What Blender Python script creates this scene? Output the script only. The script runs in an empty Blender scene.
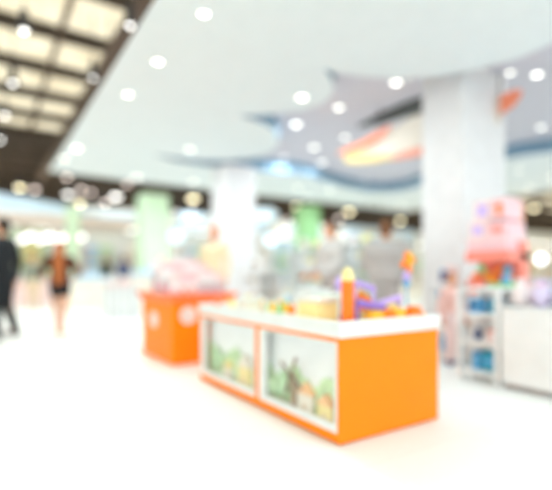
import bpy, bmesh, math, random
from mathutils import Vector, Matrix
from mathutils.geometry import tessellate_polygon
random.seed(11)
C = bpy.context.scene.collection
PI = math.pi
# ------------------------------------------------------------------ camera frame
F = (0.5476, 0.8368); R = (0.8368, -0.5476); FP = 446.0; CX = 276.0; HY = 275.0; EYE = 0.95
def at_d(px, d, z=0.0):
    r = (px-CX)/FP*d
    return Vector((F[0]*d+R[0]*r, F[1]*d+R[1]*r, z))
def at_z(px, py, z):
    return at_d(px, (z-EYE)*FP/(HY-py), z)
def zz(py, d): return EYE+(HY-py)*d/FP

# ------------------------------------------------------------------ materials
MATS = {}
def mat(name, col, rough=0.5, emit=0.0, vary=0.04, scale=6.0, trans=0.0, metal=0.0, spec=0.3):
    if name in MATS: return MATS[name]
    m = bpy.data.materials.new(name); m.use_nodes = True
    nt = m.node_tree; b = nt.nodes['Principled BSDF']
    b.inputs['Roughness'].default_value = rough
    b.inputs['Metallic'].default_value = metal
    b.inputs['Specular IOR Level'].default_value = spec
    if vary > 0:
        tc = nt.nodes.new('ShaderNodeTexCoord'); n = nt.nodes.new('ShaderNodeTexNoise')
        n.inputs['Scale'].default_value = scale; n.inputs['Detail'].default_value = 3
        nt.links.new(tc.outputs['Object'], n.inputs['Vector'])
        cr = nt.nodes.new('ShaderNodeValToRGB')
        cr.color_ramp.elements[0].position = .3; cr.color_ramp.elements[1].position = .7
        cr.color_ramp.elements[0].color = [c*(1-vary) for c in col]+[1]
        cr.color_ramp.elements[1].color = [min(1, c*(1+vary)) for c in col]+[1]
        nt.links.new(n.outputs['Fac'], cr.inputs['Fac']); nt.links.new(cr.outputs['Color'], b.inputs['Base Color'])
    else:
        b.inputs['Base Color'].default_value = (*col, 1)
    if emit:
        b.inputs['Emission Color'].default_value = (*col, 1); b.inputs['Emission Strength'].default_value = emit
    if trans: b.inputs['Transmission Weight'].default_value = trans
    MATS[name] = m; return m
def glass_mat():
    m = bpy.data.materials.new('clear_pane'); m.use_nodes = True; nt = m.node_tree; nt.nodes.clear()
    o = nt.nodes.new('ShaderNodeOutputMaterial'); t = nt.nodes.new('ShaderNodeBsdfTransparent'); g = nt.nodes.new('ShaderNodeBsdfGlossy')
    g.inputs['Roughness'].default_value = .05
    mx = nt.nodes.new('ShaderNodeMixShader')
    mx.inputs[0].default_value = .06
    nt.links.new(t.outputs[0], mx.inputs[1]); nt.links.new(g.outputs[0], mx.inputs[2])
    nt.links.new(mx.outputs[0], o.inputs[0]); return m
GLASS = glass_mat()
def roof_mat():
    m = bpy.data.materials.new('translucent_roof_deck'); m.use_nodes = True; nt = m.node_tree; nt.nodes.clear()
    o = nt.nodes.new('ShaderNodeOutputMaterial'); t = nt.nodes.new('ShaderNodeBsdfTranslucent'); d = nt.nodes.new('ShaderNodeBsdfDiffuse')
    mx = nt.nodes.new('ShaderNodeMixShader'); mx.inputs[0].default_value = .35
    tc = nt.nodes.new('ShaderNodeTexCoord'); n = nt.nodes.new('ShaderNodeTexNoise'); n.inputs['Scale'].default_value = 1.3
    nt.links.new(tc.outputs['Object'], n.inputs['Vector'])
    cr = nt.nodes.new('ShaderNodeValToRGB'); cr.color_ramp.elements[0].position=.35; cr.color_ramp.elements[1].position=.65
    cr.color_ramp.elements[0].color = (.82,.74,.61,1); cr.color_ramp.elements[1].color = (.93,.86,.74,1)
    nt.links.new(n.outputs['Fac'], cr.inputs['Fac'])
    for s in (t, d): nt.links.new(cr.outputs[0], s.inputs['Color'])
    nt.links.new(t.outputs[0], mx.inputs[1]); nt.links.new(d.outputs[0], mx.inputs[2]); nt.links.new(mx.outputs[0], o.inputs[0]); return m

WHITE = mat('white_laminate', (.80,.815,.81), .4)
WALLW = mat('warm_white_paint', (.80,.79,.77), .7)
CEILW = mat('white_ceiling_paint', (.84,.895,.93), .8, vary=.015)
GREYC = mat('lavender_grey_ceiling_shaded', (.67,.65,.73), .85, vary=.02)  # upper ceiling gets less light; that grey is put into its colour
BLUER = mat('slate_blue_rim_paint', (.22,.34,.45), .8, vary=.02)
ORANGE = mat('orange_laminate', (.98,.245,.006), .4, vary=.015, spec=.15)
REDOR = mat('red_orange_plastic', (.90,.10,.012), .35)
BEAMM = mat('dark_brown_steel', (.065,.047,.035), .6)
BROWN = mat('brown_steel', (.10,.065,.045), .6)
DARK = mat('charcoal_metal', (.035,.036,.04), .5)
BLACK = mat('black_cloth', (.012,.014,.017), .8)
SKIN = mat('warm_skin', (.72,.36,.22), .55)
def cm(name, col, **k): return mat(name, col, **k)
YEL = cm('yellow_plastic', (1,.55,.04), rough=.35); PYEL = cm('pale_yellow_plastic', (.95,.80,.35), rough=.4)
ORT = cm('orange_toy_plastic', (.98,.22,.01), rough=.35); LIL = cm('lilac_plastic', (.58,.43,.86), rough=.4)
PUR = cm('violet_plastic', (.33,.22,.75), rough=.4); PINK = cm('soft_pink_card', (.86,.55,.58), rough=.6)
PPINK = cm('pale_pink_card', (.86,.66,.65), rough=.6); CORAL = cm('coral_plastic', (.92,.27,.20), rough=.45)
GRN = cm('leaf_green_plastic', (.25,.62,.25), rough=.45); PGRN = cm('pale_green_card', (.60,.80,.52), rough=.6)
BLU = cm('sky_blue_plastic', (.12,.42,.72), rough=.4); TEAL = cm('teal_plastic', (.03,.34,.50), rough=.4)
PBLU = cm('pale_blue_card', (.55,.72,.88), rough=.6); GREY = cm('light_grey_cloth', (.42,.395,.38), rough=.85)
CREAM = cm('cream_board', (.85,.78,.68), rough=.6); TAN = cm('tan_board', (.70,.55,.38), rough=.6)
MAG = cm('magenta_print', (.80,.38,.48), rough=.5); NAVY = cm('navy_cloth', (.04,.07,.2), rough=.8)
HAIRD = cm('dark_brown_hair', (.025,.015,.01), rough=.6); HAIRA = cm('auburn_hair', (.42,.12,.03), rough=.6)
HAIRB = cm('brown_hair', (.16,.065,.025), rough=.6)
SHIRT = cm('white_shirt', (.8,.8,.8), rough=.8); KHAKI = cm('grey_green_cloth', (.22,.24,.19), rough=.8)
LENS = mat('lamp_lens', (1,.985,.95), emit=5.5, vary=0)
LENSW = mat('warm_lamp_lens', (1,.90,.60), emit=6.5, vary=0)
LENSP = mat('rosy_lamp_lens', (1,.84,.77), emit=4.2, vary=0)
LENSB = mat('cool_blue_sign_face', (.72,.88,1), emit=.9, vary=0)
LENSF = mat('shop_light_panel', (1,1,.98), emit=1.8, vary=0)
LENSS = mat('soft_lamp_lens', (1,.99,.96), emit=3.5, vary=0)

# ------------------------------------------------------------------ mesh helpers
def newbm(): return bmesh.new()
def xf(loc=(0,0,0), rot=(0,0,0), sc=(1,1,1)):
    from mathutils import Euler
    return Matrix.Translation(loc) @ Euler(rot).to_matrix().to_4x4() @ Matrix.Diagonal((*sc, 1))
def box(bm, x0, x1, y0, y1, z0, z1, bev=0.0, M=None):
    g = bmesh.ops.create_cube(bm, size=1, matrix=xf(((x0+x1)/2, (y0+y1)/2, (z0+z1)/2), sc=(x1-x0, y1-y0, z1-z0)))
    vs = g['verts']
    if bev > 0:
        es = list({e for v in vs for e in v.link_edges})
        r = bmesh.ops.bevel(bm, geom=es, offset=bev, segments=2, affect='EDGES', profile=.5)
        vs = list({v for f in r['faces'] for v in f.verts} | {v for v in vs if v.is_valid})
    if M is not None: bmesh.ops.transform(bm, matrix=M, verts=vs)
    return vs
def cyl(bm, loc, r, h, r2=None, seg=24, rot=(0,0,0)):
    bmesh.ops.create_cone(bm, cap_ends=True, segments=seg, radius1=r, radius2=r if r2 is None else r2, depth=h, matrix=xf(loc, rot))
def ball(bm, loc, r, sc=(1,1,1), seg=20, rot=(0,0,0)):
    bmesh.ops.create_uvsphere(bm, u_segments=seg, v_segments=max(8, seg//2), radius=r, matrix=xf(loc, rot, sc))
def rod(bm, a, b, r1, r2=None, seg=12):
    a = Vector(a); b = Vector(b); d = b-a
    if d.length < 1e-6: return
    M = Matrix.Translation((a+b)/2) @ d.to_track_quat('Z', 'Y').to_matrix().to_4x4()
    bmesh.ops.create_cone(bm, cap_ends=True, segments=seg, radius1=r1, radius2=r1 if r2 is None else r2, depth=d.length, matrix=M)
def cone(bm, a, ra, b, rb, seg=14):
    rod(bm, a, b, ra, rb, seg); ball(bm, a, ra, seg=seg); ball(bm, b, rb, seg=seg)
def torus(bm, loc, R0, r, rot=(0,0,0), seg=28, ss=10, arc=2*PI):
    M = xf(loc, rot); full = abs(arc-2*PI) < 1e-4; n = seg if full else seg+1
    rings = []
    for i in range(n):
        a = arc*i/seg
        rings.append([bm.verts.new(M @ Vector(((R0+r*math.cos(b))*math.cos(a), (R0+r*math.cos(b))*math.sin(a), r*math.sin(b)))) for b in [2*PI*j/ss for j in range(ss)]])
    for i in range(seg):
        A = rings[i]; B = rings[(i+1) % n]
        for j in range(ss): bm.faces.new((A[j], B[j], B[(j+1)%ss], A[(j+1)%ss]))
    if not full: bm.faces.new(rings[0][::-1]); bm.faces.new(rings[-1])
def prism(bm, pts, axis, a, b):
    """extrude a 2-D outline along an axis between a and b"""
    def mk(p, t):
        if axis == 'z': return (p[0], p[1], t)
        if axis == 'x': return (t, p[0], p[1])
        return (p[0], t, p[1])
    A = [bm.verts.new(mk(p, a)) for p in pts]; B = [bm.verts.new(mk(p, b)) for p in pts]
    bm.faces.new(A); bm.faces.new(B[::-1]); n = len(pts)
    for i in range(n): bm.faces.new((A[i], B[i], B[(i+1)%n], A[(i+1)%n]))
def obj(name, bm, m, parent=None, smooth=False, matrix=None):
    bmesh.ops.recalc_face_normals(bm, faces=bm.faces)
    me = bpy.data.meshes.new(name); bm.to_mesh(me); bm.free()
    me.materials.append(m)
    if smooth:
        for p in me.polygons: p.use_smooth = True
        try: me.set_sharp_from_angle(angle=math.radians(40))
        except Exception: pass
    o = bpy.data.objects.new(name, me); C.objects.link(o)
    if parent is not None: o.parent = parent
    return o
def thing(name, label, cat, loc=(0,0,0), rz=0, group=None):
    o = bpy.data.objects.new(name, None); C.objects.link(o); o.empty_display_size = .1
    o.location = loc; o.rotation_euler = (0,0,rz); o['label'] = label; o['category'] = cat
    if group: o['group'] = group
    return o
def tag(o, label, cat, group=None, kind=None):
    o['label'] = label; o['category'] = cat
    if group: o['group'] = group
    if kind: o['kind'] = kind
    return o
def struct(name, bm, m):
    o = obj(name, bm, m); o['kind'] = 'structure'; return o
def copy_thing(root, loc, rz, label, group=None, mats=None):
    r = root.copy(); C.objects.link(r); r.location = loc; r.rotation_euler = (0,0,rz); r['label'] = label
    if group: r['group'] = group
    for ch in list(root.children):
        c = ch.copy(); C.objects.link(c); c.parent = r
        for g in ch.children:
            d = g.copy(); C.objects.link(d); d.parent = c
    return r
def ordn(i): return ['first','second','third','fourth','fifth','sixth','seventh','eighth','ninth','tenth','eleventh','twelfth','thirteenth','fourteenth'][i]

# ------------------------------------------------------------------ people
def remesh(o, vox):
    m = o.modifiers.new('r', 'REMESH'); m.mode = 'VOXEL'; m.voxel_size = vox
    s = o.modifiers.new('s', 'SMOOTH'); s.iterations = 4; s.factor = .5
    dg = bpy.context.evaluated_depsgraph_get(); dg.update()
    me = bpy.data.meshes.new_from_object(o.evaluated_get(dg)); o.modifiers.clear()
    old = o.data; mt = old.materials[0]; o.data = me
    if not me.materials: me.materials.append(mt)
    for p in me.polygons: p.use_smooth = True
def person(label, loc, H, yaw, P):
    """faces local -Y. P: colours and pose"""
    k = H/1.75; vox = .011*k
    t = thing('person', label, 'person', loc, yaw); t.scale = (k,k,k)
    fem = P.get('slim', 1.0)
    hipz = .92; sh = 1.42
    st = P.get('stride', .0)
    J = {}
    for s in (-1,1):
        f = st*s
        J['hip',s] = Vector((s*.09,0,hipz)); J['knee',s] = Vector((s*.095,-f*.55-(.02),.50)); J['ankle',s] = Vector((s*.10,-f*.95+(.10 if f<0 else 0),.09 if f>=0 else .13))
        J['toe',s] = J['ankle',s]+Vector((s*.02,-.16,-.055)); J['heel',s] = J['ankle',s]+Vector((0,.04,-.045))
        J['sh',s] = Vector((s*.185*fem,.01,sh))
        e, w = P.get('arms', {}).get(s, (Vector((s*.25,.03,1.13)), Vector((s*.26,-.06,.88))))
        J['el',s] = Vector(e); J['wr',s] = Vector(w)
    hd = Vector((0, -.02, 1.63))
    # body, one continuous surface
    bm = newbm()
    ball(bm, (0,0,1.30), 1, (.155*fem,.10,.20)); ball(bm, (0,0,1.12), 1, (.13*fem,.09,.17)); ball(bm, (0,.005,.97), 1, (.155,.105,.13))
    cone(bm, (0,.01,1.42), .055, (0,-.005,1.56), .05)
    for s in (-1,1):
        cone(bm, J['hip',s], .085, J['knee',s], .055); cone(bm, J['knee',s], .055, J['ankle',s], .036); cone(bm, J['ankle',s], .036, J['toe',s], .03); cone(bm, J['ankle',s], .036, J['heel',s], .032)
        ball(bm, J['knee',s].lerp(J['ankle',s],.3)+Vector((0,.015,0)), 1, (.05,.052,.11))
        cone(bm, (0,.01,1.42), .06, J['sh',s], .055); cone(bm, J['sh',s], .052, J['el',s], .038); cone(bm, J['el',s], .038, J['wr',s], .026)
        d = (J['wr',s]-J['el',s]).normalized(); a = d.cross(Vector((s,0,.05))).normalized(); a = a if a.y < 0 else -a
        n = d.cross(a).normalized()
        w = J['wr',s]; pc = w+d*.05
        for q in range(4):
            o_ = a*(.03-.02*q); cone(bm, w+o_*.5, .016, w+d*.085+o_, .013, 8)
            L = [.07,.08,.075,.058][q]; m1 = w+d*(.085+L*.5)+o_*1.05+n*.006*(-s); m2 = w+d*(.085+L)+o_*1.0+n*.025*(-s)
            cone(bm, w+d*.085+o_, .0105, m1, .0095, 8); cone(bm, m1, .0095, m2, .0085, 8)
        b0 = w+d*.025+a*.025; b1 = b0+d*.035+a*.03; b2 = b1+d*.03+a*.008; cone(bm, b0, .014, b1, .012, 8); cone(bm, b1, .012, b2, .0095, 8)
    ball(bm, hd+Vector((0,.01,.03)), 1, (.076,.095,.10)); ball(bm, hd+Vector((0,-.03,-.045)), 1, (.055,.06,.065))
    cone(bm, hd+Vector((0,-.088,.015)), .011, hd+Vector((0,-.107,-.02)), .015, 10)
    for s in (-1,1): ball(bm, hd+Vector((s*.078,.015,-.005)), 1, (.012,.022,.032))
    body = obj('body', bm, SKIN, t); remesh(body, .010)
    for s in (-1,1):
        bm = newbm(); ball(bm, hd+Vector((s*.030,-.083,.018)), 1, (.014,.009,.009)); obj('eye', bm, HAIRD, t, True)
    bm = newbm(); ball(bm, hd+Vector((0,-.090,-.058)), 1, (.024,.008,.007)); obj('mouth', bm, cm('lip', (.55,.18,.15)), t, True)
    # hair
    bm = newbm(); ball(bm, hd+Vector((0,.028,.05)), 1, (.088,.098,.098)); ball(bm, hd+Vector((0,.05,.0)), 1, (.082,.075,.09))
    if P.get('long'):
        cone(bm, hd+Vector((0,.07,0)), .075, (0,.11,1.36), .10); cone(bm, (0,.11,1.36), .10, (0,.13,P['long']), .075)
    h = obj('hair', bm, P['hair'], t); remesh(h, .012)
    # top
    bm = newbm(); g = P.get('loose', .02)
    ball(bm, (0,.0,1.31), 1, (.165*fem+g,.115+g,.20)); ball(bm, (0,0,1.12), 1, (.145*fem+g,.10+g,.20))
    ball(bm, (0,.005,P.get('hem',.92)+.10), 1, (.165*fem+g,.115+g,.12)); cone(bm, (0,.01,1.40), .075, (0,.01,1.46), .062)
    for s in (-1,1):
        cone(bm, (0,.01,1.40), .07, J['sh',s], .066+g*.3); cone(bm, J['sh',s], .066+g*.3, J['el',s], .052+g*.4)
        if P.get('sleeve','long') == 'long': cone(bm, J['el',s], .052+g*.4, J['wr',s].lerp(J['el',s],.08), .038+g*.4)
    o = obj(P.get('topname','shirt'), bm, P['top'], t); remesh(o, .012)
    if P.get('front'):
        bm = newbm(); prism(bm, [(-.05,1.44),(.05,1.44),(.02,1.12),(-.02,1.12)], 'y', -.165, -.10); obj('shirt_front', bm, P['front'], t)
        bm = newbm(); prism(bm, [(-.012,1.43),(.012,1.43),(.02,1.18),(0,1.14),(-.02,1.18)], 'y', -.172, -.166); obj('tie', bm, NAVY, t)
    # trousers / shorts
    bm = newbm(); ball(bm, (0,.005,.97), 1, (.172,.12,.13)); low = P.get('short', 0)
    for s in (-1,1):
        if low: cone(bm, J['hip',s], .105, J['hip',s].lerp(J['knee',s],low), .092)
        else: cone(bm, J['hip',s], .103, J['knee',s], .075); cone(bm, J['knee',s], .075, J['ankle',s]+Vector((0,0,.02)), .058)
    o = obj('shorts' if low else 'trousers', bm, P['legs'], t); remesh(o, .012)
    for s in (-1,1):
        bm = newbm(); cone(bm, J['ankle',s]+Vector((0,0,-.01)), .045, J['heel',s]+Vector((0,0,0)), .045); cone(bm, J['heel',s], .045, J['toe',s]+Vector((0,0,.005)), .04)
        o = obj('shoe', bm, P['shoes'], t); remesh(o, .012)
    # settle on the floor
    low_z = min(min((v.co.z for v in c.data.vertices), default=9) for c in t.children if c.type == 'MESH')
    t.location.z = loc[2]-low_z*k
    return t
cam_yaw = -math.atan2(F[0], F[1])           # facing away from the camera = local -Y along +F
AWAY = cam_yaw+PI; LEFT = cam_yaw-PI/2; TOWARD = cam_yaw
V = Vector
person('man in a black suit with white shirt standing at the far left edge', at_d(3, 6.6), 1.78, LEFT-.1,
  dict(hair=HAIRD, top=BLACK, legs=BLACK, shoes=cm('grey_leather', (.14,.13,.14)), front=SHIRT, topname='jacket', loose=.012, hem=.84, stride=.015,
   arms={1:(V((.22,.07,1.13)),V((.22,-.02,.88))), -1:(V((-.22,.07,1.13)),V((-.22,.03,.87)))}))
person('auburn-haired person in black top with bare legs walking away on the left', at_d(60, 7.1), 1.48, AWAY+.2,
  dict(hair=HAIRA, top=cm('rust_and_black_cloth', (.10,.03,.015), rough=.8), legs=BLACK, shoes=TAN, long=1.0, short=.35, stride=.16, loose=.03, hem=.9, sleeve='short',
   arms={1:(V((.33,.04,1.15)),V((.20,-.14,1.08))), -1:(V((-.33,.04,1.15)),V((-.2,-.14,1.08)))}))
person('person in grey-green clothes standing far back between the suited man and the auburn-haired walker', at_d(33, 12.6), 1.50, TOWARD+.5,
  dict(hair=HAIRD, top=KHAKI, legs=TAN, shoes=TAN, loose=.03, stride=.05))
person('small distant person in black top left of the pale green pillar', at_d(106, 16), 1.62, TOWARD-.6,
  dict(hair=HAIRB, top=BLACK, legs=SHIRT, shoes=TAN, stride=.05))
person('small distant person in navy top behind the slim barrier posts', at_d(124, 15.5), 1.6, AWAY-.4,
  dict(hair=HAIRB, top=NAVY, legs=CREAM, shoes=TAN, stride=.1))
person('person in butter-coloured top with ginger hair standing behind the orange bin', at_d(214, 7.3), 1.74, TOWARD-.4,
  dict(hair=cm('ginger_hair', (.62,.26,.14), rough=.7), top=cm('butter_cloth', (.82,.68,.45), rough=.85), legs=TAN, shoes=TAN, loose=.0))
person('staff member in off-white shirt with dark hair leaning by the fresh green pillar', at_d(331, 5.9), 1.66, LEFT+.5,
  dict(hair=HAIRD, top=cm('off_white_cloth', (.55,.53,.51), rough=.85), legs=GREY, shoes=DARK, loose=.045,
   arms={1:(V((.25,-.05,1.14)),V((.16,-.28,1.02))), -1:(V((-.25,-.05,1.14)),V((-.16,-.28,1.02)))}))
person('staff member in light grey shirt seen from behind, left of the wide column', at_d(386, 5.35), 1.60, AWAY-.5,
  dict(hair=HAIRB, top=GREY, legs=GREY, shoes=DARK, loose=.065, slim=1.15,
   arms={1:(V((.27,-.02,1.14)),V((.22,-.24,1.05))), -1:(V((-.27,.0,1.14)),V((-.22,-.22,1.05)))}))
person('small child with brown hair in front of the wide column', at_d(452, 4.75), .97, TOWARD+.3,
  dict(hair=cm('light_brown_hair', (.40,.18,.08)), top=cm('faded_coral_cloth', (.80,.50,.45), rough=.8), legs=PPINK, shoes=NAVY, loose=.02, slim=.85))

# ------------------------------------------------------------------ building shell
def floor_mat():
    m = mat('white_polished_floor', (.84,.86,.85), .45, vary=0.012, scale=1.5, spec=.25)
    nt = m.node_tree; br = nt.nodes.new('ShaderNodeTexBrick'); tc = nt.nodes.new('ShaderNodeTexCoord')
    br.offset = 0; br.inputs['Scale'].default_value = 1; br.inputs['Brick Width'].default_value = .8; br.inputs['Row Height'].default_value = .8
    br.inputs['Mortar Size'].default_value = .003
    br.inputs['Color1'].default_value = (.85,.868,.86,1); br.inputs['Color2'].default_value = (.835,.853,.845,1); br.inputs['Mortar'].default_value = (.76,.77,.76,1)
    nt.links.new(tc.outputs['Object'], br.inputs['Vector']); nt.links.new(br.outputs['Color'], nt.nodes['Principled BSDF'].inputs['Base Color']); return m
bm = newbm(); box(bm, -14, 62, -8, 50, -.2, 0); struct('floor', bm, floor_mat())
bm = newbm(); box(bm, -14, 62, 50, 50.3, 0, 7.6); struct('wall_back', bm, cm('taupe_wall_paint', (.30,.26,.22), rough=.8))
bm = newbm(); box(bm, 62, 62.3, -8, 50, 0, 7.6); struct('wall_right', bm, MATS['taupe_wall_paint'])
bm = newbm(); box(bm, -14.3, -14, 24, 50, 0, 7.6); struct('wall_left', bm, MATS['taupe_wall_paint'])
bm = newbm(); box(bm, -14, 62, -8, 50, 7.3, 7.34); struct('ceiling', bm, roof_mat())
# roof beams across the hall, and purlins
for i in range(20):
    y = 3.4+2.3*i
    bm = newbm()
    if y < 21:
        box(bm, -14, 62, y-.09, y+.09, 6.96, 7.0); box(bm, -14, 62, y-.09, y+.09, 7.24, 7.28); box(bm, -14, 62, y-.03, y+.03, 7.0, 7.24)
    else:
        box(bm, -14, 62, y-.13, y+.13, 6.55, 6.63); box(bm, -14, 62, y-.13, y+.13, 7.2, 7.28); box(bm, -14, 62, y-.05, y+.05, 6.63, 7.2)
    o = struct('roof_beam', bm, BEAMM); o['group'] = 'steel roof beams'
for i, x in enumerate([-9, -5.2, -2.4, -.4, 1.6, 3.2, 6, 12, 18, 24, 30, 36, 42, 48]):
    bm = newbm(); w = .03
    box(bm, x-w, x+w, -4, 50, 6.95, 7.2); box(bm, x-w*1.4, x+w*1.4, -4, 50, 6.9, 6.95)
    o = struct('roof_purlin', bm, BROWN); o['group'] = 'steel roof purlins'
bm = newbm()
cyl(bm, (2.5, 20, 6.1), .16, 60, seg=16, rot=(PI/2,0,0)); 
for k in range(14): rod(bm, (2.5, -5+4*k, 6.1), (2.5, -5+4*k, 7.1), .02)
tag(obj('ceiling_duct', bm, BROWN, smooth=True), 'brown round service duct running along beside the white shop ceiling edge', 'duct')

# shop soffit with the lobed opening
X0, X1, Y0, Y1 = 1.27, 13.7, -2.2, 11.75
ZS, ZU = 3.40, 3.70
hole_px = [(640,-60),(600,5),(575,28),(552,44),(520,58),(480,69),(440,76),(400,79),(365,77),(340,74),(324,69),
  (331,78),(334,88),(330,98),(320,105),(305,110),(285,113),(262,115),(238,116),
  (252,119),(265,124),(275,131),(279,140),(277,148),(268,154),(250,159),(225,161),(200,160),(178,158),(152,154),
  (175,161),(200,165),(230,168),(262,171),(290,173),(308,176),(325,181),(345,187),(365,191),(385,192),(405,190),(425,184),(455,172),(490,162),(520,156),(552,152),(590,150),(640,152)]
hole = [at_z(px, py, ZS) for px, py in hole_px]
hole = [Vector((min(p.x, X1-.5), p.y, ZS)) for p in hole]
outer = [Vector((X0,Y0,ZS)), Vector((X1,Y0,ZS)), Vector((X1,Y1,ZS)), Vector((X0,Y1,ZS))]
tris = tessellate_polygon([outer, hole])
bm = newbm(); allp = outer+hole
lo = [bm.verts.new((p.x, p.y, ZS)) for p in allp]; hi = [bm.verts.new((p.x+(.32 if j in (0,3) else 0), p.y, ZS+.28)) for j, p in enumerate(allp)]
for t in tris:
    try: bm.faces.new([lo[i] for i in t]); bm.faces.new([hi[i] for i in t][::-1])
    except Exception: pass
no = len(outer)
for i in range(no): bm.faces.new((lo[i], lo[(i+1)%no], hi[(i+1)%no], hi[i]))
rimf = []
nh = len(hole)
for i in range(nh):
    a = no+i; b = no+(i+1)%nh
    rimf.append(bm.faces.new((lo[a], lo[b], hi[b], hi[a])))
bmesh.ops.recalc_face_normals(bm, faces=bm.faces)
me = bpy.data.meshes.new('ceiling'); idx = None
for f in rimf: f.material_index = 1
bm.to_mesh(me); bm.free(); me.materials.append(CEILW); me.materials.append(BLUER)
o = bpy.data.objects.new('ceiling', me); C.objects.link(o); o['kind'] = 'structure'
bm = newbm(); box(bm, X0+.4, X1-.02, Y0+.02, Y1-.02, ZU-.01, ZU+.08); struct('ceiling', bm, GREYC)

# columns
def column(x0, x1, y0, y1, zt, m, label):
    t = thing('column', label, 'column', ((x0+x1)/2, (y0+y1)/2, 0)); hx = (x1-x0)/2; hy = (y1-y0)/2
    bm = newbm(); box(bm, -hx, hx, -hy, hy, 0, zt, .02); obj('shaft', bm, m, t)
    bm = newbm(); box(bm, -hx-.02, hx+.02, -hy-.02, hy+.02, 0.001, .12, .006); obj('base_trim', bm, WHITE, t)
    t['kind'] = 'structure'; return t
column(5.03, 6.0, 3.40, 4.03, ZU-.02, cm('off_white_column_paint', (.80,.77,.765), rough=.7), 'wide off-white column behind the pink toy display, nearest the camera')
column(4.40, 5.15, 8.7, 9.45, ZS-.005, cm('off_white_column_paint2', (.81,.78,.785), rough=.7), 'off-white column farther back, left of the wide near column')
column(4.05, 4.85, 13.5, 14.3, 3.45, cm('mint_green_paint', (.60,.79,.57), rough=.7), 'pale green pillar left of the far off-white column')
column(9.35, 10.0, 12.4, 13.05, 3.4, cm('fresh_green_paint', (.34,.62,.30), rough=.7), 'fresh green pillar behind the two staff in light shirts')
column(2.35, 2.75, 16.5, 16.9, 3.3, cm('mint_green_paint2', (.62,.78,.58), rough=.7), 'thin pale green pillar far back on the left')

# ------------------------------------------------------------------ downlights
def downlight(loc, r, lens, label, grp):
    t = thing('downlight', label, 'ceiling light', loc, 0, grp)
    r *= .85; bm = newbm(); torus(bm, (0,0,-.008), r+.012, .014, seg=24, ss=8); obj('trim_ring', bm, WHITE, t, True)
    bm = newbm(); ball(bm, (0,0,-.004), r, (1,1,.16), seg=24); obj('diffuser', bm, lens, t, True)
    return t
S_L = [(204,13,.055,LENS,'nearest the camera, at the top of the photo'),(158,61,.06,LENS,'second back along the left side'),
 (128,94,.06,LENS,'third back along the left side'),(302,97,.08,LENS,'near the rounded lip left of the grey recess'),
 (77,148,.10,LENS,'far left, close to the ceiling corner'),(190,149,.09,LENSS,'on the rounded tongue below the first lobe'),
 (64,158,.10,LENSS,'farthest left, right by the ceiling corner'),(137,177,.11,LENS,'on the far strip, left of the far column'),
 (193,182,.11,LENSS,'on the far strip, just left of the far column'),(308,197,.10,LENSS,'on the far strip above the fresh green pillar'),
 (330,189,.10,LENSS,'on the far strip, third from the wide column'),(298,187,.09,LENSS,'on the far strip right of the far column'),
 (530,187,.09,LENS,'on the right strip, between column and photo edge'),(552,176,.09,LENS,'on the right strip, cut by the photo edge'),
 (519,170,.07,LENS,'on the right strip, just right of the wide column'),(400,204,.10,LENSS,'on the far strip just left of the wide column')]
for px, py, r, l, w in S_L:
    p = at_z(px, py, ZS); p.x = min(p.x, X1-.2); p.y = min(p.y, Y1-.2); downlight(p, r, l, 'downlight in the white ceiling, '+w, 'downlights in the white ceiling')
U_L = [(339,107,.07,LENS,'nearest the sharp cusp'),(296,124,.09,LENS,'leftmost, beside the first white lobe'),(345,137,.07,LENS,'just above the orange swoosh tip'),
 (314,147,.09,LENS,'right of the white tongue'),(284,157,.08,LENSS,'faint one at the tip of the white tongue'),(322,162,.09,LENS,'below the one right of the tongue'),
 (396,82,.075,LENS,'left one of the pair above the swoosh sign'),(408,77,.05,LENSS,'right, dimmer one of the pair above the swoosh sign'),
 (510,72,.06,LENSS,'touching the top right of the wide column'),(537,74,.07,LENS,'large one near the right photo edge'),
 (541,127,.07,LENS,'right of the column above the blue rim'),(365,180,.06,LENSS,'farthest back, close to the blue rim')]
for px, py, r, l, w in U_L:
    downlight(at_z(px, py, ZU-.01), r, l, 'downlight in the grey recess, '+w, 'downlights in the grey recess')

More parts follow.
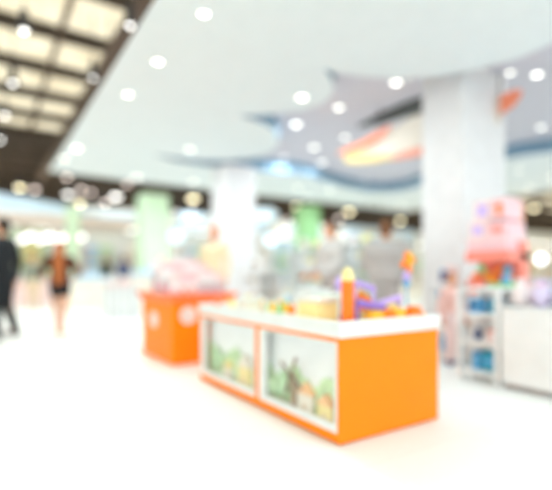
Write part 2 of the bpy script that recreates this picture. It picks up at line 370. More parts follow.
# ------------------------------------------------------------------ high-bay pendants of the hall
def pendant(loc, r, lens, label, grp='high-bay pendant lamps of the hall'):
    t = thing('pendant_lamp', label, 'lamp', loc, 0, grp)
    bm = newbm(); rh = max(r, .13); cyl(bm, (0,0,.16), rh*.98, .22, rh*.6, seg=20); cyl(bm, (0,0,.34), rh*.55, .16, seg=16); obj('housing', bm, DARK, t, True)
    bm = newbm(); ball(bm, (0,0,.04), r*.92, (1,1,.55), seg=20); obj('lens', bm, lens, t, True)
    bm = newbm(); rod(bm, (0,0,.4), (0,0,6.9-loc[2]), .012); obj('cord', bm, DARK, t)
    return t
def lens_full(m): return m is LENS
HB = [(24,33,5.4,.065,LENS,'nearest of the left row under the roof beams'),(13,85,5.4,.07,LENS,'second of the left row under the roof beams'),
 (5,117,5.4,.08,LENS,'third of the left row under the roof beams'),(0,141,5.4,.085,LENS,'fourth of the left row, at the left photo edge'),
 (130,28,5.4,.055,LENS,'beside the white shop ceiling edge, nearest'),(93,80,5.4,.055,LENSS,'beside the white shop ceiling edge, second back'),
 (116,197,5.2,.32,LENS,'largest bright one over the far left shopfronts'),(68,195,5.2,.24,LENS,'bright white one above the light blue canopy'),
 (80,204,4.6,.26,LENSW,'yellowish one just right of the canopy'),(81,190,5.4,.26,LENSP,'rosy left one of a pair over the canopy end'),
 (91,193,5.4,.24,LENSP,'rosy right one of a pair over the canopy end'),(35,190,5.2,.26,LENSP,'rosy one over the canopy middle'),
 (20,188,5.2,.30,LENSW,'yellowish one over the canopy left end'),(193,199,5.2,.42,LENSW,'yellow oval one left of the far column'),
 (192,211,5.0,.20,LENSP,'rosy one below the yellow oval one'),(206,219,4.9,.30,LENS,'bright one touching the far column'),
 (178,213,4.8,.26,LENSP,'dim rosy one between green pillar and far column'),(297,207,5.2,.36,LENSW,'yellow one above the fresh green pillar'),
 (349,212,5.2,.40,LENSW,'yellow one midway to the wide column'),(400,221,5.2,.38,LENSW,'yellow one at the left side of the wide column'),
 (288,220,4.9,.26,LENSP,'dim rosy one at the left of the fresh green pillar'),(534,209,4.2,.24,LENSW,'yellowish one right of the pink display'),
 (67,178,5.4,.20,LENSP,'small rosy one by the shop ceiling corner'),(127,185,5.4,.22,LENSP,'small rosy one under the shop ceiling edge'),
 (339,219,4.7,.30,LENSP,'rosy one right of the fresh green pillar'),(105,203,4.9,.24,LENSP,'dim rosy one between canopy and pale green pillar')]
for px, py, z, r, l, w in HB:
    r *= 1 if py < 150 else (.85 if lens_full(l) else .66)
    pendant(at_z(px, py, z), r, l, 'round pendant lamp, '+w)

# ------------------------------------------------------------------ hanging swoosh sign
t = thing('hanging_sign', 'curved swoosh sign in cream, orange and yellow hanging left of the wide column', 'sign', (0,0,0))
def ribbon(name, top, bot, off, m, thick=.05):
    """top / bot outlines share px stations; the panel follows an arc in plan"""
    bm = newbm(); cols = []
    n = len(top)
    def dd(px): return 7.9-(px-338)/190*2.1-.35*math.sin(PI*min(1, max(0, (px-338)/190)))+off
    for (px, yt), (_, yb) in zip(top, bot):
        d = dd(px); a = at_d(px, d, zz(yt, d)); b = at_d(px, d, zz(yb, d)); a2 = at_d(px, d+thick, a.z); b2 = at_d(px, d+thick, b.z)
        cols.append([bm.verts.new(v) for v in (a, b, b2, a2)])
    for i in range(n-1):
        for k in range(4): bm.faces.new((cols[i][k], cols[i][(k+1)%4], cols[i+1][(k+1)%4], cols[i+1][k]))
    bm.faces.new(cols[0]); bm.faces.new(cols[-1][::-1])
    return obj(name, bm, m, t)
st = [352,365,378,390,402,414,426,440,470,500]
ribbon('cream_panel', list(zip(st,[152,146,136,129,122,116,112,108,102,98])), list(zip(st,[155,157,158,157,155,153,151,148,138,122])), 0, CREAM)
ribbon('orange_stripe', list(zip([338,348,360,372,384,390],[152,148,142,135,128,124])), list(zip([338,348,360,372,384,390],[154,153,149,143,134,127])), -.06, cm('swoosh_orange', (.90,.27,.15)))
ribbon('yellow_stripe', list(zip([344,352,362,374,386,398],[156,154,153,154,155,157])), list(zip([344,352,362,374,386,398],[161,163,163,162,160,158])), -.06, cm('swoosh_yellow', (.90,.68,.30)))
ribbon('coral_stripe', list(zip([392,404,416,430,460],[156,152,148,144,136])), list(zip([392,404,416,430,460],[160,158,156,152,142])), -.06, cm('swoosh_coral', (.90,.36,.25)))
ribbon('orange_tail', list(zip([500,508,514,518,522],[96,92,90,89,90])), list(zip([500,508,514,518,522],[114,109,105,100,93])), -.06, MATS['swoosh_orange'])
bm = newbm()
for px in (380, 440, 500):
    d = 7.9-(px-338)/190*2.1-.35*math.sin(PI*(px-338)/190)+.02
    p = at_d(px, d, 0); rod(bm, (p.x, p.y, 3.0), (p.x, p.y, ZU-.01), .008)
obj('hanging_rods', bm, DARK, t)
# shadow on the upper ceiling, painted as a thin dark plate
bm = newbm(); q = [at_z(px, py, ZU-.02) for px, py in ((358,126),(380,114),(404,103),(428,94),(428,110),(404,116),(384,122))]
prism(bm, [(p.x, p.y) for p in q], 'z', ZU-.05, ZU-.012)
tag(obj('ceiling_shadow_patch', bm, DARK), 'dark tapering painted ceiling shadow above the swoosh sign, beside the wide column', 'painted shadow')

# ------------------------------------------------------------------ near orange play cabinet
cab = thing('display_cabinet', 'long orange toy display cabinet with white top and two glazed showcases, in front', 'cabinet', (0,0,0))
x0, x1, y0, y1 = 1.64, 2.49, 1.865, 3.755
bm = newbm(); box(bm, x0+.05, x1-.05, y0+.05, y1-.05, 0.0, .013); obj('plinth', bm, cm('dark_orange_plinth', (.75,.13,.005)), cab)
bm = newbm(); box(bm, x0+.02, x1, y0, y0+.03, .012, .60); obj('end_panel', bm, ORANGE, cab)
bm = newbm(); box(bm, x0+.02, x1, y1-.03, y1, .012, .60); obj('end_panel', bm, ORANGE, cab)
bm = newbm(); box(bm, x1-.03, x1, y0+.031, y1-.031, .012, .60); obj('back_panel', bm, ORANGE, cab)
W = [(1.885,2.715),(2.775,3.73)]; za, zb = .07, .575
bm = newbm()
box(bm, x0, x0+.02, y0, y1, .012, za); box(bm, x0, x0+.02, y0, y1, zb, .60)
for a, b in ((y0, W[0][0]), (W[0][1], W[1][0]), (W[1][1], y1)): box(bm, x0, x0+.02, a, b, za, zb)
bmesh.ops.remove_doubles(bm, verts=bm.verts, dist=.0002)
obj('face_frame', bm, ORANGE, cab)
bm = newbm(); box(bm, x0-.015, x1+.015, y0-.015, y1+.015, .60, .655, .008); obj('worktop', bm, WHITE, cab)
bm = newbm()
for a in ((x0-.015,x0+.02,y0-.015,y1+.015),(x1-.02,x1+.015,y0-.015,y1+.015),(x0+.02,x1-.02,y0-.015,y0+.02),(x0+.02,x1-.02,y1-.02,y1+.015)):
    box(bm, a[0], a[1], a[2], a[3], .655, .692, .004)
obj('tray_rim', bm, WHITE, cab)
def showcase(ya, yb, n):
    D = .26
    bm = newbm()
    box(bm, x0+.02, x0+D, ya-.015, ya, za-.015, zb+.015); box(bm, x0+.02, x0+D, yb, yb+.015, za-.015, zb+.015)
    box(bm, x0+.02, x0+D, ya, yb, za-.015, za); box(bm, x0+.02, x0+D, ya, yb, zb, zb+.015); box(bm, x0+D, x0+D+.015, ya-.015, yb+.015, za-.015, zb+.015)
    sc = obj('showcase', bm, WHITE, cab)
    bm = newbm(); fr = .028
    box(bm, x0-.006, x0+.02, ya, yb, za, za+.045); box(bm, x0-.006, x0+.02, ya, yb, zb-.014, zb)
    box(bm, x0-.006, x0+.02, ya, ya+.02, za+.045, zb-.014); box(bm, x0-.006, x0+.02, yb-.075, yb, za+.045, zb-.014)
    obj('window_frame', bm, WHITE, sc)
    bm = newbm(); box(bm, x0+.004, x0+.008, ya+.02, yb-.075, za+.045, zb-.014); obj('pane', bm, GLASS, sc)
    bx = x0+.075
    bm = newbm(); box(bm, bx, bx+.008, ya+.01, yb-.01, za+.001, zb-.03); obj('picture_backdrop', bm, cm('sky_print', (.90,.92,.92)), sc)
    w = yb-ya
    pts = [(ya+.01, za)]+[(ya+.01+(w-.02)*i/16, za+.235+.05*math.sin(i*.8+n*2)+.02*math.sin(i*2.1)) for i in range(17)]+[(yb-.01, za)]
    bm = newbm(); prism(bm, pts, 'x', bx-.012, bx-.001); obj('hill_print', bm, cm('grass_print', (.58,.78,.46), vary=.25, scale=14), sc)
    return sc
sc1 = showcase(*W[0], 0); sc2 = showcase(*W[1], 1)
bx = x0+.058
SYEL = cm('soft_yellow_print', (.90,.75,.35)); PEACH = cm('soft_orange_print', (.92,.55,.28)); MINT = cm('mint_print', (.50,.72,.45))
def toy_house(name, y, z, w, h, m1, m2, label, cat='toy house'):
    m1 = {YEL: SYEL, PYEL: CREAM}[m1]; m2 = {ORT: PEACH, YEL: SYEL, PYEL: CREAM}[m2]
    t = thing(name, label, cat, (bx-.015, y, z))
    t.scale = (.5,1.2,1.15)
    bm = newbm(); box(bm, -.035, .035, -w/2, w/2, 0, h, .004); obj('walls', bm, m1, t)
    bm = newbm(); prism(bm, [(-w/2-.01, h+.001), (w/2+.01, h+.001), (0, h+w*.5)], 'x', -.042, .042); obj('roof', bm, m2, t)
    bm = newbm(); box(bm, -.038, -.0352, -w*.12, w*.12, 0.001, h*.55); obj('door', bm, TAN, t)
def toy_tree(y, z, h, m, label):
    t = thing('toy_tree', label, 'toy tree', (bx-.015, y, z)); t.scale = (.3,.9,1.1)
    bm = newbm(); rod(bm, (0,0,0), (0,0,h*.5), .008); obj('trunk', bm, TAN, t)
    bm = newbm(); ball(bm, (0,0,h*.66), h*.3, (1,1,1.1)); ball(bm, (0,h*.15,h*.52), h*.2); ball(bm, (0,-h*.16,h*.55), h*.2); obj('crown', bm, m, t, True)
toy_house('toy_house', 2.03, za+.001, .11, .10, YEL, ORT, 'yellow toy house with orange roof in the near showcase, rightmost')
toy_house('toy_house', 2.225, za+.001, .12, .12, PYEL, ORT, 'pale yellow toy house with orange roof in the near showcase, middle')
toy_tree(2.49, za+.001, .22, MINT, 'mint green toy tree in the near showcase behind its left end')
toy_tree(2.62, za+.001, .16, PGRN, 'pale green small toy tree in the near showcase, leftmost')
toy_house('toy_house', 3.0, za+.001, .16, .15, YEL, PYEL, 'yellow toy house with pale roof in the far showcase, right side')
toy_house('toy_house', 3.28, za+.001, .12, .10, PYEL, YEL, 'pale yellow toy house with yellow roof in the far showcase, middle')
toy_tree(3.5, za+.001, .24, MINT, 'mint green toy tree in the far showcase, left side')
toy_tree(3.14, za+.001, .18, PGRN, 'pale green toy tree between the two houses of the far showcase')
# dark toy windmill: the brown and black slanting shape in the near showcase
t = thing('toy_windmill', 'small brown and black toy windmill standing in the near showcase', 'toy windmill', (bx-.018, 2.36, za+.001)); t.scale = (.7,1.05,1.15)
bm = newbm(); cyl(bm, (0,0,.10), .03, .2, .014, seg=12); obj('tower', bm, cm('light_brown_wood', (.45,.30,.2)), t, True)
bm = newbm(); ball(bm, (-.03,0,.2), .02); 
for k in range(4):
    a = .5+k*PI/2; rod(bm, (-.032,0,.2), (-.032,.12*math.cos(a),.2+.12*math.sin(a)), .006, .011)
obj('sails', bm, cm('dark_brown_wood', (.26,.15,.10)), t)

# ------------------------------------------------------------------ toys on the near cabinet (worktop z .655)
ZT = .656
def on(px, py):   # the point of the worktop seen at a pixel
    return at_z(px, py, ZT)
G1 = 'toys on the near cabinet'
# orange tower with yellow cap and violet tubes
p = Vector((1.84, 2.02, ZT))
t = thing('toy_tower', 'tall orange toy tower with pale yellow cap on the near cabinet', 'toy', p)
bm = newbm(); cyl(bm, (0,0,.012), .05, .024, seg=24); obj('foot', bm, REDOR, t, True)
bm = newbm(); cyl(bm, (0,0,.14), .038, .24, seg=20); [torus(bm, (0,0,z), .039, .006) for z in (.06,.13,.20)]; obj('tube', bm, ORT, t, True)
bm = newbm(); cyl(bm, (0,0,.285), .044, .05, .03, seg=20); ball(bm, (0,0,.31), .03); obj('cap', bm, PYEL, t, True)
# marble run: ramps and arches
def ramp(a, b, m, label):
    a = Vector(a); b = Vector(b); mid = (a+b)/2
    t = thing('toy_ramp', label, 'toy', (mid.x, mid.y, ZT), 0, 'ramps of the toy marble run'); o3 = Vector((mid.x, mid.y, ZT))
    bm = newbm(); rod(bm, a-o3, b-o3, .022); d = (b-a).normalized(); n = Vector((-d.y, d.x, 0))*.022
    rod(bm, a-o3+n+Vector((0,0,.01)), b-o3+n+Vector((0,0,.01)), .006); rod(bm, a-o3-n+Vector((0,0,.01)), b-o3-n+Vector((0,0,.01)), .006)
    obj('channel', bm, m, t, True)
    for q in (a, b): bm = newbm(); rod(bm, (q.x-o3.x, q.y-o3.y, 0), (q.x-o3.x, q.y-o3.y, q.z-ZT), .009); cyl(bm, (q.x-o3.x, q.y-o3.y, .006), .02, .012); obj('support', bm, m, t, True)
ramp((1.93,2.05,.90), (2.06,2.02,.86), LIL, 'lilac upper ramp of the marble run beside the orange tower')
ramp((1.90,2.00,.78), (2.10,1.97,.74), PUR, 'violet lower ramp of the marble run, left')
ramp((2.13,2.05,.76), (2.30,2.02,.80), LIL, 'lilac lower ramp of the marble run, right')
def arch(loc, r, m, label, rz=0):
    t = thing('toy_arch', label, 'toy', loc, rz, 'toy arches')
    bm = newbm(); torus(bm, (0,0,.03), r, .020, rot=(PI/2,0,0), arc=PI)
    for s in (-1,1): rod(bm, (s*r,0,0), (s*r,0,.032), .020)
    rod(bm, (-r,0,.02), (r,0,.02), .018)
    obj('bow', bm, m, t, True)
    bm = newbm(); ball(bm, (0,0,r+.055), .014); obj('bead', bm, YEL, t, True)
arch((2.04, 2.12, ZT+.06), .068, ORT, 'orange arch block set up high behind the violet ramp', -.4)
t = thing('toy_block', 'pale yellow square block under the orange arch', 'toy', (2.04,2.10,ZT)); bm = newbm(); box(bm, -.08,.08,-.04,.04,0,.059,.006); obj('body', bm, PYEL, t)
def brick(name, loc, s, m, label, rz=0, knobs=(2,2)):
    t = thing(name, label, 'toy brick', loc, rz, 'toy bricks on the near cabinet')
    bm = newbm(); box(bm, -s[0]/2, s[0]/2, -s[1]/2, s[1]/2, 0, s[2], .005); obj('body', bm, m, t)
    bm = newbm()
    for i in range(knobs[0]):
        for j in range(knobs[1]): cyl(bm, (s[0]*((i+.5)/knobs[0]-.5), s[1]*((j+.5)/knobs[1]-.5), s[2]+.006), min(s[0]/knobs[0], s[1]/knobs[1])*.3, .012, seg=14)
    obj('knobs', bm, m, t, True)
brick('toy_brick', (1.99,1.94,ZT), (.12,.06,.065), YEL, 'yellow toy brick in front of the violet ramp, left', .1, (4,2))
brick('toy_brick', (2.09,1.92,ZT), (.07,.06,.07), ORT, 'small orange toy brick at the near edge, between two yellow ones', -.2)
brick('toy_brick', (2.18,1.935,ZT), (.10,.06,.075), YEL, 'yellow toy brick at the near edge, middle', .05, (3,2))
brick('toy_brick', (2.205,2.02,ZT), (.08,.07,.10), PYEL, 'pale yellow taller toy brick behind the yellow one', .2)
brick('toy_brick', (2.07,2.27,ZT), (.09,.07,.07), ORT, 'orange toy brick behind the arch', .5)
brick('toy_brick', (2.18,2.24,ZT), (.08,.07,.09), LIL, 'lilac toy brick behind the arch', .3)
brick('toy_brick', (2.30,2.20,ZT), (.08,.06,.08), LIL, 'lilac toy brick by the toy pinwheel', .0)
t = thing('toy_spinner', 'lilac round toy spinner on a violet peg behind the lilac upper ramp', 'toy', (1.955, 2.19, ZT))
bm = newbm(); cyl(bm, (0,0,.012), .03, .024); rod(bm, (0,0,.02), (0,0,.20), .009); obj('peg', bm, PUR, t, True)
bm = newbm(); cyl(bm, (0,0,.235), .055, .04, rot=(PI/2,0,0), seg=28); obj('disc', bm, LIL, t, True)
bm = newbm(); cyl(bm, (0,0,.235), .018, .05, rot=(PI/2,0,0), seg=20); obj('hub', bm, PUR, t, True)
# orange toy car lump
t = thing('toy_car', 'orange toy car with yellow wheels at the right end of the white top', 'toy car', (2.35,1.95,ZT), .1)
bm = newbm(); box(bm, -.085,.085,-.04,.04,.018,.055,.014); box(bm, -.045,.05,-.034,.034,.05,.092,.014); obj('body', bm, ORT, t, True)
for sx in (-.05,.05):
    for sy in (-.043,.043): bm = newbm(); cyl(bm, (sx,sy,.02), .02, .014, rot=(PI/2,0,0), seg=18); obj('wheel', bm, YEL, t, True)
# pinwheel
t = thing('toy_pinwheel', 'orange and yellow pinwheel on a lilac and blue stand, right end of cabinet', 'toy', (2.425,2.07,ZT))
bm = newbm(); cyl(bm, (0,0,.012), .035, .024); rod(bm, (0,0,.02), (0,0,.37), .006); obj('stand', bm, BLU, t, True)
bm = newbm(); ball(bm, (0,0,.235), .024, (1,1,1.0)); obj('bead', bm, BLU, t, True)
bm = newbm(); ball(bm, (0,0,.285), .026, (1,1,1.3)); obj('bead', bm, LIL, t, True)
bm = newbm()
for k in range(4):
    a = k*PI/2+.3; c = Vector((.045*math.cos(a), -.012, .045*math.sin(a))); ball(bm, c+Vector((0,0,.38)), .034, (1,.35,.75), rot=(0,-a,0))
obj('vanes', bm, ORT, t, True)
bm = newbm(); ball(bm, (0,-.028,.38), .02); ball(bm, (.02,-.005,.425), .026); obj('centre_knob', bm, YEL, t, True)
# pale yellow box and the rest
t = thing('toy_box', 'pale yellow toy box with lid beside the orange tower', 'box', (1.80,2.26,ZT), .05)
bm = newbm(); box(bm, -.09,.09,-.10,.10,0,.12,.01); obj('body', bm, PYEL, t); bm = newbm(); box(bm, -.095,.095,-.105,.105,.121,.145,.008); obj('lid', bm, CREAM, t)
def house_board(loc, s, m, label, rz=0):
    t = thing('play_board', label, 'toy', loc, rz)
    bm = newbm(); box(bm, -s[0]/2, s[0]/2, -s[1]/2, s[1]/2, 0, .02, .004); obj('board', bm, m, t); return t
house_board((1.86,2.75,ZT), (.36,.5,1), cm('mint_board', (.70,.84,.66)), 'pale mint play board lying in the middle of the white top')
house_board((2.10,3.36,ZT), (.5,.55,1), cm('white_green_board', (.78,.84,.76)), 'whitish play board at the far end of the white top')
def blockset(c, n, cols, names, spread, where, hs=(.04,.08)):
    for i in range(n):
        a = 2*PI*i/n+.3; x = c[0]+spread[0]*math.cos(a); y = c[1]+spread[1]*math.sin(a); k = i % len(cols)
        shp = i % 3; s = .045
        kind = ['cube','dome','cone'][shp]
        t = thing('toy_'+kind, 'small %s toy %s, %s on %s' % (names[k], kind, ordn(i), where), 'toy', (x, y, c[2]), a)
        bm = newbm(); h = random.uniform(*hs)
        if shp == 0: box(bm, -s/2, s/2, -s/2, s/2, 0, h, .005)
        elif shp == 1: cyl(bm, (0,0,h*.3), s*.5, h*.6, seg=18); ball(bm, (0,0,h*.6), s*.5)
        else: cyl(bm, (0,0,h/2), s*.6, h, s*.15, seg=18)
        obj('body', bm, cols[k], t, shp > 0)
        bm = newbm(); ball(bm, (0,0,h+.012 if shp != 1 else h*.6+s*.5+.006), .012); obj('knob', bm, cols[(k+1)%len(cols)], t, True)
blockset((1.86,2.62,ZT+.021), 5, [ORT,YEL,GRN], ['orange','yellow','green'], (.10,.09), 'the near side of the mint play board')
blockset((1.86,2.86,ZT+.021), 5, [YEL,PGRN,TAN], ['yellow','pale green','tan'], (.10,.09), 'the far side of the mint play board')
blockset((2.10,3.36,ZT+.021), 7, [SHIRT,PGRN,PBLU,PYEL], ['white','pale green','pale blue','pale yellow'], (.18,.2), 'the whitish play board', (.05,.11))
blockset((1.76,3.42,ZT), 4, [PYEL,ORT,SHIRT], ['pale yellow','orange','white'], (.06,.2), 'the left rim at the far end')
for i, (x, y, w, d, h, m, nm) in enumerate([(2.28,2.62,.2,.26,.13,PGRN,'pale green'),(2.30,2.95,.2,.22,.16,SHIRT,'white'),(1.77,3.075,.16,.14,.10,CREAM,'cream'),(2.2,2.38,.16,.12,.11,PBLU,'pale blue')]):
    t = thing('toy_box', '%s lidded toy box standing on the white top of the near cabinet' % nm, 'box', (x, y, ZT))
    bm = newbm(); box(bm, -w/2,w/2,-d/2,d/2,0,h,.006); obj('body', bm, m, t); bm = newbm(); box(bm, -w/2-.004,w/2+.004,-d/2-.004,d/2+.004,h+.001,h+.02,.004); obj('lid', bm, WHITE, t)

# ------------------------------------------------------------------ second orange bin with packs
bxx0, bxx1, by0, by1 = 1.64, 2.32, 4.49, 5.52
binn = thing('display_bin', 'square orange display bin with round white stickers and flared red tray', 'display bin', (0,0,0))
bm = newbm(); box(bm, bxx0, bxx1, by0, by1, 0.0, .66, .015); obj('body', bm, ORANGE, binn)
bm = newbm()
lo4 = [(bxx0-.005,by0-.005),(bxx1+.005,by0-.005),(bxx1+.005,by1+.005),(bxx0-.005,by1+.005)]; ex = .07
hi4 = [(bxx0-ex,by0-ex),(bxx1+ex,by0-ex),(bxx1+ex,by1+ex),(bxx0-ex,by1+ex)]
def ins(P, k): cx=(bxx0+bxx1)/2; cy=(by0+by1)/2; return [(cx+(x-cx)*k, cy+(y-cy)*k) for x, y in P]
A = [bm.verts.new((*p,.645)) for p in lo4]; B = [bm.verts.new((*p,.75)) for p in hi4]; Cc = [bm.verts.new((*p,.75)) for p in ins(hi4,.97)]; D = [bm.verts.new((*p,.67)) for p in ins(lo4,.97)]
for P, Q in ((A,B),(B,Cc),(Cc,D)):
    for i in range(4): bm.faces.new((P[i],P[(i+1)%4],Q[(i+1)%4],Q[i]))
bm.faces.new(D); bm.faces.new(A[::-1]); obj('tray', bm, cm('orange_red_tray', (.93,.22,.06)), binn)
def sticker(M_, where):
    bm = newbm(); bmesh.ops.create_cone(bm, cap_ends=True, segments=32, radius1=.092, radius2=.092, depth=.006, matrix=M_ @ Matrix.Diagonal((1, 1.45 if where < 0 else 1, 1, 1))); s = obj('sticker', bm, SHIRT, binn)
    bm = newbm(); bmesh.ops.create_cone(bm, cap_ends=True, segments=24, radius1=.045, radius2=.045, depth=.004, matrix=M_ @ Matrix.Translation((0,0,.005*where))); obj('emblem', bm, cm('peach_print', (.90,.68,.60)), s)
sticker(xf((bxx0-.002, 5.08, .44), (0,PI/2,0)), -1)
sticker(xf((1.82, by0-.002, .52), (PI/2,0,0)), 1)
# packs: card header, clear bag body
def make_pack(h, mb, mh, label):
    t = thing('toy_pack', label, 'toy pack', (0,0,0), 0, 'packs in the orange bin')
    bm = newbm(); box(bm, -.055,.055,-.022,.022,0,h,.016); obj('bag', bm, mb, t, True)
    bm = newbm(); box(bm, -.06,.06,-.006,.006,h-.004,h+.05,.003); obj('header_card', bm, mh, t)
    bm = newbm(); ball(bm, (0,-.02,h*.45), .03, (1,.35,1)); obj('print', bm, CORAL if mh is PINK else MAG, t, True)
    return t
GREYP = cm('silver_grey_film', (.55,.52,.53), rough=.3)
kinds = [(.15,SHIRT,PPINK,'white bag and pale pink header'),(.15,GREYP,PPINK,'silver bag and pale pink header'),(.15,GREYP,SHIRT,'silver bag and white header'),(.15,SHIRT,PINK,'white bag and pink header')]
protos = {}
rows = ['front','second','third','fourth','back']
for r_ in range(5):
    for c_ in range(6):
        k = (r_*2+c_*3+(c_//2)) % 4
        if r_ == 4 and c_ < 3: continue
        x = bxx0+.07+c_*.108; y = by0+.12+r_*.2; z = .727+r_*.018
        lab = 'toy pack, %s, %s from left, %s row, orange bin' % (kinds[k][3], ordn(c_), rows[r_])
        h = .12
        if k not in protos:
            protos[k] = make_pack(.13, kinds[k][1], kinds[k][2], lab); q = protos[k]; q.location = (x,y,z)
        else: q = copy_thing(protos[k], (x,y,z), 0, lab)
        q.rotation_euler = (0, 0, random.uniform(-.2,.2)-.25)
        q.location.z = .672
        q.scale = (.85,1,1.55+.32*r_)
# pink pointed toy tent standing at the back of the bin and bigger boxes behind
t = thing('toy_tent', 'pink pointed toy tent rising from the back of the orange bin', 'toy', (1.82,5.38,.672))
bm = newbm(); cyl(bm, (0,0,.17), .10, .34, .10, seg=8); obj('walls', bm, PPINK, t); bm = newbm(); cyl(bm, (0,0,.42), .13, .16, .015, seg=8); obj('roof', bm, PINK, t)
bm = newbm(); ball(bm, (0,0,.505), .018); obj('finial', bm, MAG, t, True)

# ------------------------------------------------------------------ generic shop shelving with goods
PAL = {'pastel': [(PPINK,'pale pink'),(PBLU,'pale blue'),(PGRN,'pale green'),(SHIRT,'white'),(CREAM,'cream'),(PYEL,'pale yellow')],
       'blue': [(TEAL,'teal'),(CORAL,'coral'),(BLU,'blue'),(PPINK,'pale pink'),(ORT,'orange'),(NAVY,'navy')],
       'green': [(PGRN,'pale green'),(GRN,'green'),(SHIRT,'white'),(PYEL,'pale yellow')],
       'brown': [(TAN,'tan'),(GREYP,'silver'),(DARK,'charcoal'),(CREAM,'cream'),(SHIRT,'white')]}
def shelf(name, label, x0, x1, y0, y1, zs, ztop, pal, where, face='x', m=WHITE, back=True, gh=.75, gw=.11, top=True):
    t = thing(name, label, 'shelf', ((x0+x1)/2,(y0+y1)/2,0)); hx=(x1-x0)/2; hy=(y1-y0)/2; th=.025
    for sx in (-1,1):
        for sy in (-1,1):
            bm = newbm(); box(bm, sx*hx-(th if sx>0 else 0)*1.6, sx*hx+(th if sx<0 else 0)*1.6, sy*hy-(th if sy>0 else 0)*1.6, sy*hy+(th if sy<0 else 0)*1.6, 0, ztop); obj('upright', bm, m, t)
    for z in zs+[ztop-.03]:
        bm = newbm(); box(bm, -hx+.001,hx-.001,-hy+.001,hy-.001,z,z+.03); obj('shelf_board', bm, m, t)
    if back:
        bm = newbm()
        if face == 'x': box(bm, hx-.012,hx-.002,-hy+.03,hy-.03,zs[0],ztop-.04)
        else: box(bm, -hx+.03,hx-.03,hy-.012,hy-.002,zs[0],ztop-.04)
        obj('back_panel', bm, m, t)
    levels = zs+[ztop-.03]
    for li, z in enumerate(levels if top else levels[:-1]):
        span = 2*(hy if face=='x' else hx)-.12; n = max(2, int(span/(gw+.015)))
        gap = (levels[li+1]-z-.05) if li < len(levels)-1 else .26
        for i in range(n):
            mm, nm = PAL[pal][(i*2+li*3+i//2) % len(PAL[pal])]; h = gap*random.uniform(.55,gh+.1); off = -span/2+span*(i+.5)/n
            dep = (hx if face=='x' else hy)
            o = Vector(((x0+x1)/2, (y0+y1)/2, z+.031))+(Vector((-dep*.25, off, 0)) if face=='x' else Vector((off, -dep*.25, 0)))
            kind = (i+li) % 3
            g = thing(['toy_box','toy_jar','soft_toy'][kind], '%s %s, %s from %s, %s level, %s' % (nm, ['toy box','toy jar','soft toy'][kind], ordn(min(i,13)), 'near end' if face=='x' else 'left', ['bottom','second','third','fourth','fifth'][li] if li<len(levels)-1 else 'top', where), 'toy', o, 0, 'goods on '+where)
            w = span/n*.42
            if kind == 0:
                bm = newbm(); box(bm, -min(w,.06), min(w,.06), -w, w, 0, h, .004) if face=='x' else box(bm, -w, w, -min(w,.06), min(w,.06), 0, h, .004); obj('carton', bm, mm, g)
                bm = newbm(); r0 = min(w,.06)
                (box(bm, -r0-.003,-r0-.0005,-w*.6,w*.6,h*.3,h*.7) if face=='x' else box(bm, -w*.6,w*.6,-r0-.003,-r0-.0005,h*.3,h*.7)); obj('label_print', bm, PAL[pal][(i+li+2)%len(PAL[pal])][0], g)
            elif kind == 1:
                bm = newbm(); cyl(bm, (0,0,h*.4), w*.85, h*.8, seg=18); obj('jar', bm, mm, g, True); bm = newbm(); cyl(bm, (0,0,h*.87), w*.7, h*.13, seg=18); obj('lid', bm, PAL[pal][(i+1)%len(PAL[pal])][0], g, True)
            else:
                bm = newbm(); hh = h*.5; ball(bm, (0,0,hh*.55), hh*.55, (min(1,w/(hh*.55)),)*2+(1,)); ball(bm, (0,0,hh*1.35), hh*.42, (min(1,w/(hh*.5)),)*2+(1,)); obj('body', bm, mm, g, True)
                bm = newbm(); [ball(bm, ((0,s*hh*.25*min(1,w/(hh*.5)),hh*1.75) if face=='x' else (s*hh*.25*min(1,w/(hh*.5)),0,hh*1.75)), hh*.14) for s in (-1,1)]; obj('ears', bm, mm, g, True)
    return t
# small white rack and counter on the right
shelf('open_rack', 'small open white rack of blue and orange toys left of the white counter', 3.63, 3.98, 2.12, 2.52, [.07,.33,.58], .84, 'blue', 'the small white rack', gw=.09, top=False)
ct = thing('shop_counter', 'plain white shop counter with recessed dark base at the right edge', 'counter', (3.63,0,0))
bm = newbm(); box(bm, 0.03,.6,.56,2.08,0.0,.05); obj('base', bm, cm('grey_plinth', (.33,.31,.30)), ct)
bm = newbm(); box(bm, 0,.62,.55,2.095,.05,.655,.004); obj('body', bm, WHITE, ct)
bm = newbm(); box(bm, -.01,.64,.54,2.105,.656,.685,.006); obj('worktop', bm, WHITE, ct)
gi = 0
for r_ in range(2):
    for i in range(9):
        y = 2.0-i*.168; x = 3.76+r_*.2; mm, nm = [(PPINK,'pale pink'),(LIL,'lilac'),(PINK,'pink'),(PBLU,'pale blue'),(BLU,'blue'),(PPINK,'pale pink')][(i+r_*2)%6]
        g = thing('plush_bag', '%s plush bag, %s from the rack, %s row, white counter' % (nm, ordn(i), ['front','rear'][r_]), 'bag', (x,y,.686), 0, 'bags on the white counter')
        bm = newbm(); ball(bm, (0,0,.07), .07, (.9,.95,1)); cyl(bm, (0,0,.15), .025, .05, .045, seg=14); obj('sack', bm, cm(nm.replace(' ','_')+'_plush', tuple(.5*c+.5*.8 for c in MATS[mm.name].node_tree.nodes['Color Ramp'].color_ramp.elements[0].color[:3])), g, True)
        g.scale = (1.2,1.1,1.35)
        bm = newbm(); torus(bm, (0,0,.135), .028, .006); obj('cord', bm, MAG if i%2 else SHIRT, g, True)

